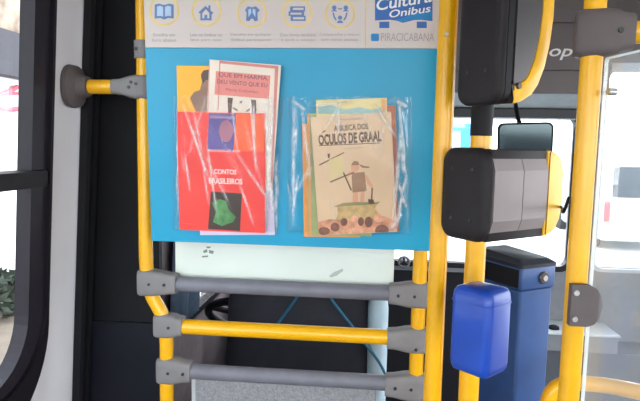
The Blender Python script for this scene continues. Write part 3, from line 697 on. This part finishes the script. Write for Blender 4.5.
# ------------------------------------------------------------------ ticket validators
def validator(label, corner, phi, W, L, H, prof_front, band, dark, ridge=0.):
    """near vertical edge at corner (world, mid height); W back face width, L length along the axis.
    prof_front: outline of the front edge from bottom to top as (x, z); band: width of the yellow edge band"""
    a = Vector((math.cos(phi), math.sin(phi), 0)); b = Vector((-math.sin(phi), math.cos(phi), 0))
    mwv = Matrix((a, b, Vector((0, 0, 1)))).transposed().to_4x4(); mwv.translation = corner
    root = empty('ticket_validator', None, label, 'ticket validator', mw=mwv)
    def ring(x, mrg, r_): return [(x, y, z) for y, z in rrect(mrg, -H/2+mrg, W-mrg, H/2-mrg, max(.002, r_-mrg), 5)]
    lc = .016
    bm = NB(); loft(bm, [ring(0.0, .013, .026), ring(.002, .006, .026), ring(.006, .0015, .026), ring(.011, 0, .026), ring(lc-.002, 0, .026), ring(lc, .003, .026)])
    back = link('rear_cover', bm, 'blackplastic', root, True, angle=45)
    for (yy, z) in ((W*.3, H*.27), (W*.72, H*.27), (W*.3, -H*.27), (W*.72, -H*.27)):
        bm = NB(); tube(bm, [(.001, yy, z), (-.0012, yy, z)], [.0034, .003], 10); link('screw', bm, 'bolt', back, True)
    if ridge:
        bm = NB(); loft(bm, [ring(lc, .006, .026), ring(lc+.003, .002, .026), ring(lc+ridge-.003, .002, .026), ring(lc+ridge, .006, .026)]); link('gasket', bm, 'blackmatte', root, True, angle=45)
        lc += ridge
    ys = [(0.010, .012), (.004, .005), (0, .0015), (-.0, 0)]
    def slab(poly, y0, y1, bev):
        """side profile extruded across the width, long edges rounded"""
        cx = sum(p[0] for p in poly)/len(poly); cz = sum(p[1] for p in poly)/len(poly)
        def sh(k):
            out = []; n = len(poly)
            for i, p in enumerate(poly):
                p0, p1 = Vector(poly[i-1]), Vector(poly[(i+1) % n]); t = (p1-p0).normalized()
                out.append((p[0]-t.y*k, p[1]+t.x*k))
            return out
        bm = NB(); rr = []
        for y, k in ((y0, bev), (y0+bev*.3, bev*.3), (y0+bev, 0), (y1-bev, 0), (y1-bev*.3, bev*.3), (y1, bev)):
            rr.append([(x, y, z) for x, z in sh(k)])
        return loft(bm, rr)
    n = len(prof_front)
    inner = []
    for i, p in enumerate(prof_front):
        p0, p1 = Vector(prof_front[max(i-1, 0)]), Vector(prof_front[min(i+1, n-1)]); t = (p1-p0).normalized()
        inner.append((p[0]-t.y*band, p[1]+t.x*band) if band_mode == 'curve' else (min(p[0], L-band), p[1]))
    zlo, zhi = prof_front[0][1], prof_front[-1][1]
    if band_mode == 'curve':
        bodyp = [(lc, zlo)]+inner+[(lc, zhi)]
        bandp = prof_front+inner[::-1]
    else:
        k = [p for p in prof_front if p[0] > L-band+.002]
        bodyp = [(lc, zlo), (L-band, zlo), (L-band, zhi), (lc, zhi)]
        bandp = [(L-band, zlo+.001)]+k+[(L-band, zhi-.001)]
    bm = slab(bodyp, .004, W-.004, .004); link('body', bm, 'blackplastic', root, True, angle=40)
    bm = slab(bandp, .0015, W-.0015, .006); link('front_cap', bm, 'yellowplastic', root, True, angle=40)
    x9 = L-band-.004
    if dark:
        bm = NB(); q = [(x, z) for x, z in inner if z < zhi-.001]
        poly = [(lc+.003, zlo+.02)]+[(x-.003, max(z, zlo+.02)) for x, z in inner]+[(lc+.003, zhi-.02)]
        plate(bm, poly, [], .0041, .0022, lambda x, z, d: Vector((x, d, z))); link('side_panel', bm, 'metaldark', root)
        bm = NB(); tube(bm, [(L*.33, .004, zlo+.030), (L*.33, -.003, zlo+.030)], [.006, .005], 14); link('lock', bm, 'metaldark', root, True)
    else:
        xm_ = lc+(x9-lc)*.53
        for x0, x1 in ((lc+.002, xm_-.0008), (xm_+.0008, x9)):
            bm = NB(); prof = [(.012, H*.405), (.0046, H*.40), (-.0028, H*.265), (-.0028, -H*.265), (.0046, -H*.40), (.012, -H*.405)]
            loft(bm, [[(x, y, z) for y, z in prof] for x in (x0, x1)]); link('side_panel', bm, 'metal', root)
    bm = NB(); c = root.matrix_world
    pole_l = mwv.inverted() @ Vector((XB, YB2, corner.z))
    y_p = pole_l.y-.0208
    if y_p > W: 
        box(bm, (max(.004, pole_l.x-.02), W-.006, -.03), (max(.03, pole_l.x+.02), y_p, .03), .003); link('pole_mount', bm, 'blackplastic', root)
    return root
DV = .905
cp = CAM+ray(485.5, 197)*(DV/ray(489, 197).dot(fwd))
band_mode = 'straight'
Lv, Hv = .212, .160
h2 = Hv/2
fp = [(Lv-.046, -h2+.002), (Lv-.028, -h2+.006), (Lv-.015, -h2+.014), (Lv-.004, -h2+.032), (Lv, -h2+.052), (Lv, h2-.042), (Lv-.006, h2-.024), (Lv-.015, h2-.012), (Lv-.030, h2-.005), (Lv-.046, h2-.002)]
vlow = validator('lower ticket validator with silver side panels and yellow front cap', cp, R(38), .105, Lv, Hv, fp, .050, False)
iv = vlow.matrix_world.inverted(); iv = (Matrix.Translation(cp) @ Matrix.Rotation(R(38), 4, 'Z')).inverted()
q0 = cp+Vector((math.cos(R(38)), math.sin(R(38)), 0))*(Lv-.004)+Vector((-math.sin(R(38)), math.cos(R(38)), 0))*.02+Vector((0, 0, -.028))
bm = NB(); tube(bm, smoothpath([iv @ p for p in (q0, q0+Vector((.012, -.012, .002)), Vector((XC-.022, YC+.012, q0.z+.012)), Vector((XC-.014, YC+.016, q0.z+.034)))], 6), .0026, 8); link('cable', bm, 'blackmatte', vlow, True)
Hu = .250
cp = CAM+ray(503, 8)*(.90/ray(503, 8).dot(fwd))
cp.z = at(500, 103, .93).z+Hu/2
band_mode = 'curve'
Lu = .15; h2 = Hu/2
fp = [(.044, -h2+.003), (.066, -h2+.008), (.090, -h2+.020), (.106, -h2+.038), (.122, -h2+.070), (.133, -h2+.11), (.139, -h2+.16), (.139, h2-.03), (.133, h2-.003)]
validator('upper ticket validator at the top of the picture, dark side and yellow cap', cp, R(38), .098, Lu, Hu, fp, .032, True, .020)
# pole clamps of the validators are hidden inside their rear covers

# ------------------------------------------------------------------ blue box on the pole
phi = R(46)
cb = CAM+ray(488, 339)*(.90/ray(488, 339).dot(fwd))
a = Vector((math.cos(phi), math.sin(phi), 0)); b = Vector((-math.sin(phi), math.cos(phi), 0))
mb = Matrix((a, b, Vector((0, 0, 1)))).transposed().to_4x4(); mb.translation = cb
root = empty('collection_box', None, 'bright blue rounded plastic box hanging on the pole below the validators', 'box', mw=mb)
Hb = .150
def rg(z, m): return [(x, y, z) for x, y in rrect(m, m, .074-m, .078-m, (max(.004, .014-m),)*4, 6)]
bm = NB(); loft(bm, [rg(-Hb/2, .012), rg(-Hb/2+.003, .005), rg(-Hb/2+.010, .001), rg(-Hb/2+.018, 0), rg(Hb/2-.02, 0), rg(Hb/2-.010, .0015), rg(Hb/2-.003, .006), rg(Hb/2, .014)])
link('shell', bm, 'bluebox', root, True, angle=50)
bm = NB(); loft(bm, [[(x, y, z) for x, y in rrect(-.0006, -.0006, .0746, .0786, .012, 6)] for z in (Hb/2-.0265, Hb/2-.0245)]); link('lid_seam', bm, 'bluebox', root, True)
pl_ = mb.inverted() @ Vector((XB, YB2, cb.z)); vd = Vector((pl_.x-.04, pl_.y-.04, 0)); Lm = vd.length; vd.normalize(); vq = Vector((-vd.y, vd.x, 0)); c_ = Vector((.04, .04, 0))
bm = NB(); loft(bm, [[c_+vd*t+vq*u+Vector((0, 0, z)) for u, z in ((-.018, -.03), (.018, -.03), (.018, .03), (-.018, .03))] for t in (.030, Lm-.0212)]); link('pole_mount', bm, 'blackplastic', root)

# ------------------------------------------------------------------ navy pedestal
Yp = 1.32
cpd = at(519, 320, Yp); cpd.z = 0
ph2 = R(32)
a = Vector((math.cos(ph2), math.sin(ph2), 0)); b = Vector((-math.sin(ph2), math.cos(ph2), 0))
mp = Matrix((a, b, Vector((0, 0, 1)))).transposed().to_4x4(); mp.translation = cpd
root = empty('fare_pedestal', None, 'navy blue pedestal with black lid and round lock behind the blue box', 'pedestal', mw=mp)
zt_ = at(519, 264, Yp).z; zs_ = at(519, 291, Yp).z
Wp, Dp = .112, .165
def rp_(z, g, r_=.008): return [(x, y, z) for x, y in rrect(-g, -g, Wp+g, Dp+g, r_, 4)]
bm = NB(); loft(bm, [rp_(0, -.02), rp_(.3, -.008), rp_(.6, -.003), rp_(zs_-.003, -.002)]); link('body', bm, 'navy', root, True, angle=40)
bm = NB(); loft(bm, [rp_(zs_-.003, -.005), rp_(zs_, .0), rp_(zs_+.004, .002), rp_(zt_-.014, .002), rp_(zt_-.012, .001)]); hd = link('head', bm, 'navy', root, True, angle=40)
bm = NB(); box(bm, (-.0022, .006, zs_+.004), (-.0012, Dp-.006, zt_-.016)); link('side_shade', bm, 'blackmatte', hd)  # black sheet painting the shade on the left face of the head
bm = NB(); loft(bm, [rp_(zt_-.012, .003), rp_(zt_-.004, .004), rp_(zt_, -.002), [(x, y, zt_+.006+y*.05) for x, y in rrect(.012, .012, Wp-.012, Dp-.012, .006, 4)]]); link('lid', bm, 'navydark', root, True, angle=30)
bm = NB(); p = Vector((Wp*.62, -.002, (zt_+zs_)/2-.006)); tube(bm, [p, p+Vector((0, -.004, 0)), p+Vector((0, -.006, 0))], [.0155, .0155, .013], 24); lk = link('lock', bm, 'metaldark', hd, True)
bm = NB(); p = p+Vector((0, -.006, 0)); tube(bm, [p, p+Vector((0, -.003, 0))], [.008, .007], 16); link('key_barrel', bm, 'boltlight', lk, True)

# ------------------------------------------------------------------ yellow hand rail loop, lower right
Yh = 1.22
pts = [at(546, 470, Yh), at(546, 420, Yh), at(549, 398, Yh), at(558, 386.5, Yh), at(574, 383, Yh), at(592, 384, Yh-.01), at(615, 387, Yh-.03), at(640, 392, Yh-.06), at(690, 402, Yh-.10)]
hr = empty('hand_rail', (pts[0].x, Yh, 0), 'low curved yellow hand rail behind the right-hand pole', 'hand rail')
bm = NB(); path = smoothpath([Vector((pts[0].x, Yh, 0))]+pts, 6); tube(bm, [p-hr.location for p in path], .0165, 18); link('tube', bm, 'yellow', hr, True)
pe = pts[-1]; bm = NB(); tube(bm, [pe-hr.location, Vector((pe.x+.004, pe.y, 0))-hr.location], .0165, 18); link('leg', bm, 'yellow', hr, True)

# ------------------------------------------------------------------ driver's place
Ys = 1.78
sx0, sx1 = at(222, 350, Ys).x, at(372, 350, Ys).x
zst = at(300, 250, Ys).z
seat = empty('driver_seat', ((sx0+sx1)/2, Ys, 0), 'dark driver seat with blue piping seen through the partition rails', 'seat')
wS = (sx1-sx0)/2
def sring(z, y, wd, dp): return [(x, yy, z) for x, yy in superell(0, y, wd, dp, 28, 4)]
bm = NB(); loft(bm, [sring(.45, .05, wS*.9, .05), sring(.5, .05, wS*.98, .07), sring(.75, .055, wS, .075), sring(1.05, .075, wS*.97, .07), sring(zst-.05, .09, wS*.88, .06), sring(zst, .095, wS*.75, .04)])
link('backrest', bm, 'seat', seat, True, angle=50)
bm = NB(); box(bm, (-wS, .10, .40), (wS, .56, .52), .04, 4); link('seat_cushion', bm, 'seat', seat, True)
bm = NB(); box(bm, (-.16, .16, 0), (.16, .46, .40), .02, 2); link('pedestal', bm, 'blackmatte', seat, True)
def seatpt(px, py):
    h = at(px, py, Ys-.028); return h-seat.location
for pl in ([(335, 262), (322, 280), (330, 297), (341, 312), (352, 326), (366, 345), (379, 362), (386, 376)], [(316, 262), (307, 280), (297, 297), (288, 310), (279, 322), (270, 336)]):
    bm = NB(); tube(bm, smoothpath([seatpt(*p) for p in pl], 4), .0045, 8); link('piping', bm, 'piping', seat, True)
bm = NB(); xa, xb = at(367, 340, Ys).x-seat.location.x, at(388, 340, Ys).x-seat.location.x
loft(bm, [[(x, y, z) for x, y in superell((xa+xb)/2, .06, (xb-xa)/2*s, .08, 20, 3)] for z, s in ((.62, .8), (.66, 1), (at(375, 300, Ys).z-.04, 1), (at(375, 283, Ys).z, .75))])
link('side_bolster', bm, 'pale', seat, True)
# curtain at the driver's window
c0 = wl(164, 300)[0]; c1 = wl(190, 300)[0]
bm = NB(); N = 40; prof = []
for k in range(N+1): prof.append((c0+(c1-c0)*k/N, .03+.014*math.sin(k*1.3)))
ringF = [[(s, d) for s, d in prof]+[(s, d-.004) for s, d in prof[::-1]]][0]
loft(bm, [[WL(s, t, d) for s, d in ringF] for t in (tL(.86), tL(1.3), tL(1.78))])
tagp(link('curtain', bm, 'curtain', None, True, angle=60), 'blue-grey folded curtain at the driver window, left behind the partition', 'curtain')
# steering wheel
sw = at(236, 316, 2.18)
mws = Matrix.Translation(sw) @ Matrix.Rotation(R(-35), 4, 'X')
st = empty('steering_wheel', None, 'black steering wheel beyond the driver seat, seen under the top grey rail', 'steering wheel', mw=mws)
bm = NB(); tube(bm, [(.21*math.cos(k*2*math.pi/40)+.10, .21*math.sin(k*2*math.pi/40), 0) for k in range(41)], .016, 12); link('rim', bm, 'blackmatte', st, True)
bm = NB(); tube(bm, [(.10, 0, -.02), (.10, 0, .015)], [.05, .06], 20); link('hub', bm, 'blackplastic', st, True)
for an in (90, 210, 330):
    bm = NB(); tube(bm, [(.10, 0, 0), (.10+.2*math.cos(R(an)), .2*math.sin(R(an)), 0)], [.016, .012], 10); link('spoke', bm, 'blackplastic', st, True)
bm = NB(); tube(bm, [(.10, 0, -.02), (.10, .04, -.34)], .03, 14); link('column', bm, 'blackplastic', st, True)
# instrument console and dashboard
bm = NB()
xk0, xk1 = at(396, 300, 2.55).x, at(470, 300, 2.5).x
pr2 = [(2.5, 0), (2.5, at(430, 300, 2.5).z), (2.58, at(450, 272, 2.58).z), (2.85, at(450, 274, 2.85).z), (2.9, 0)]
loft(bm, [[(x, y, z) for y, z in pr2] for x in (-.62, xk1)])
con = tagp(link('instrument_console', bm, 'blackmatte'), 'dark instrument console in front of the driver, right of the poster pole', 'console')
fc = at(404, 262, 2.6)
fan = empty('cabin_fan', fc, 'small round black fan in the gap right of the white panel', 'fan')
bm = NB(); tube(bm, [(.024*math.cos(k*math.pi/14), 0, .024*math.sin(k*math.pi/14)) for k in range(29)], .006, 8); link('guard_ring', bm, 'rubber', fan, True)
bm = NB(); tube(bm, [(0, -.008, 0), (0, .03, 0)], [.009, .012], 12); link('motor', bm, 'blackplastic', fan, True)
for an in (90, 210, 330):
    bm = NB(); tube(bm, [(0, 0, 0), (.022*math.cos(R(an)), 0, .022*math.sin(R(an)))], [.004, .006], 6); link('blade', bm, 'blackplastic', fan, True)
zct = at(450, 272, 2.58).z
bm = NB(); tube(bm, [(0, .022, -.002), (0, .022, min(-.03, zct-fc.z+.001))], .006, 8); link('stem', bm, 'blackplastic', fan, True)
# low dash ledge on the right
xd0, xd1 = at(520, 340, 2.92).x, at(621, 338, 2.92).x
zd = at(590, 323, YF-.03).z
Yl = 2.92
ds = empty('dashboard_ledge', ((xd0+xd1)/2, 2.7, 0), 'low grey dashboard ledge below the front window at right', 'dashboard')
hw = (xd1-xd0)/2
zd2 = at(590, 353, 2.93).z
bm = NB(); box(bm, (-hw, Yl-2.7, zd-.012), (hw, YF-2.7-.004, zd), .004); link('ledge_top', bm, 'dashtop', ds)
bm = NB(); box(bm, (-hw+.006, Yl-2.7+.01, zd2), (hw-.006, YF-2.7-.006, zd-.011), .004); link('front_panel', bm, 'dash', ds)
bm = NB(); box(bm, (-hw+.02, Yl-2.7+.03, .0), (hw+.4, YF-2.7-.006, zd2-.002), .004); link('base', bm, 'dashdark', ds)
bm = NB(); p = Vector((at(553, 327, 3.0).x-ds.location.x, Yl-2.7+.07, zd)); tube(bm, [p, p+Vector((0, 0, .012)), p+Vector((0, 0, .018))], [.03, .028, .015], 16); link('cap', bm, 'blackmatte', ds, True)

# ------------------------------------------------------------------ rear view mirror
Ym = 2.62
m0, m1 = at(497, 162, Ym), at(553, 123, Ym)
mc = (m0+m1)/2
rm = empty('rear_view_mirror', mc, 'wide rear-view mirror hanging over the windscreen', 'mirror')
hw, hh = (m1.x-m0.x)/2, (m1.z-m0.z)/2
bm = NB(); plate(bm, rrect(-hw, -hh, hw, hh, .025, 5), [], -.012, .02, lambda a, b, d: Vector((a, d, b))); link('housing', bm, 'blackmatte', rm, True)
bm = NB(); plate(bm, rrect(-hw+.008, -hh+.008, hw-.008, hh-.008, .02, 5), [], -.0135, -.0122, lambda a, b, d: Vector((a, d, b))); link('mirror_glass', bm, 'mirrorglass', rm)
bm = NB(); tube(bm, smoothpath([(-.02, .012, hh-.01), (-.03, .05, hh+.03), (-.03, .17, zt+.05-mc.z), (-.03, .27, z1-mc.z+.002)], 5), .010, 10); link('bracket', bm, 'blackmatte', rm, True)
rm.rotation_euler = (R(4), R(-2), R(-8))

# ------------------------------------------------------------------ outside
ZG = -.6
bm = NB(); box(bm, (-40, -30, ZG-.1), (40, 60, ZG)); struct('ground', bm, 'road')
bm = NB(); box(bm, (-2.6, YF+.3, ZG), (40, 60, ZG+.05), .02); struct('glare_ground', bm, 'stucco')  # pale slab added so the ground ahead looks blown out by light
bx = -5.2
bl = empty('building', (bx, 9, ZG), 'pale shop building across the street, seen through the left window', 'building')
zf = lambda py: hit(8, py, Vector((bx, 0, 0)), Vector((1, 0, 0))).z
y8 = hit(8, 95, Vector((bx, 0, 0)), Vector((1, 0, 0))).y
bm = NB(); box(bm, (-3, -14, 0), (0, 12, zf(78)-ZG)); link('wall', bm, 'stucco', bl)
bm = NB(); box(bm, (-3, -14, zf(78)-ZG), (.25, 12, zf(35)-ZG)); link('fascia', bm, 'fascia', bl)
bm = NB(); box(bm, (-3, -14, zf(35)-ZG), (.05, 12, zf(35)-ZG+2.4)); link('tiled_upper_wall', bm, 'thatch', bl)
# red lettering like stroke on the sign
bm = NB()
yy = lambda px: hit(px, 95, Vector((bx+.06, 0, 0)), Vector((1, 0, 0))).y-9
zz2 = lambda py: zf(py)-ZG
tube(bm, smoothpath([(.05, yy(18), zz2(86)), (.05, yy(8), zz2(93)), (.05, yy(-4), zz2(98)), (.05, yy(-8), zz2(104)), (.05, yy(0), zz2(109)), (.05, yy(10), zz2(109.5)), (.05, yy(20), zz2(108))], 6), .035, 8)
tube(bm, smoothpath([(.05, yy(20), zz2(92)), (.05, yy(6), zz2(95)), (.05, yy(-6), zz2(96))], 6), .022, 8)
link('sign_stroke', bm, 'redsign', bl)
def shrub(label, c, rx, rz, seed, cat='shrub'):
    rnd = random.Random(seed); root = empty('shrub', c, label, cat)
    bm = NB()
    for k in range(420):
        th, z = rnd.uniform(0, 6.28), rnd.uniform(0, 1); rr = math.sqrt(max(0, 1-(z*1.05-.25)**2))*rnd.uniform(.55, 1)
        p = Vector((rx*rr*math.cos(th), rx*rr*math.sin(th), rz*(.1+.9*z)))
        d = Vector((rnd.gauss(0, 1), rnd.gauss(0, 1), rnd.gauss(0, 1))).normalized(); e = d.orthogonal().normalized(); s = rnd.uniform(.05, .11)
        f = [p-d*s, p+e*s*.45, p+d*s, p-e*s*.45]; bm.faces.new([bm.verts.new(q) for q in f])
    link('foliage', bm, 'leaf', root)
    bm = NB(); tube(bm, [(0, 0, 0), (0, .02, rz*.7)], [.04, .015], 8); link('stem', bm, 'trunk', root)
hb = hit(4, 285, Vector((-4.6, 0, 0)), Vector((1, 0, 0)))
shrub('dark leafy shrub in front of the shop wall outside the left window', Vector((-4.6, hb.y-.15, ZG)), .42, hb.z-ZG+.16, 4)
# vehicles ahead
def vehicle(name, label, cat, c, sx, sy, sz, body, rot=0.):
    root = empty(name, c, label, cat); root.rotation_euler.z = rot
    bm = NB(); loft(bm, [[(x, y, z) for x, y in rrect(-sx/2+g, -sy/2+g, sx/2-g, sy/2-g, .12, 5)] for z, g in ((.28, .05), (.34, 0), (sz*.55, 0), (sz-.12, .05), (sz, .14))]); link('body', bm, body, root, True, angle=40)
    bm = NB(); box(bm, (-sx/2+.18, -sy/2-.012, sz*.56), (sx/2-.18, -sy/2+.03, sz*.86), .02); link('rear_window', bm, 'darkglass', root)
    for s in (-1, 1):
        bm = NB(); box(bm, (s*(sx/2-.10)-.06, -sy/2-.015, sz*.32), (s*(sx/2-.10)+.06, -sy/2+.02, sz*.52), .01); link('tail_lamp', bm, 'lampred', root)
        for f in (-.32, .32):
            bm = NB(); tube(bm, [(s*(sx/2-.16), sy*f, .32), (s*(sx/2+.005), sy*f, .32)], .32, 24); link('wheel', bm, 'tyre', root, True)
    return root
Yw = 22
f2 = empty('building', (at(440, 130, Yw).x, Yw, ZG), 'white building with blue fascia ahead, left of the mirror', 'building')
zz3 = lambda py: at(460, py, Yw).z-ZG
bm = NB(); box(bm, (-8, 0, 0), (1.15, 5, zz3(60))); link('wall', bm, 'stucco', f2)
bm = NB(); box(bm, (-8, -.5, zz3(153)), (1.2, -.004, zz3(124)), .03); link('fascia', bm, 'vehblue', f2)
p = at(615, 152, 12.0); vehicle('van', 'pale grey van with red lamp outside the right front window', 'van', Vector((p.x+.95, 14.1, ZG)), 1.9, 4.2, p.z-ZG, 'vehgrey', R(-4))
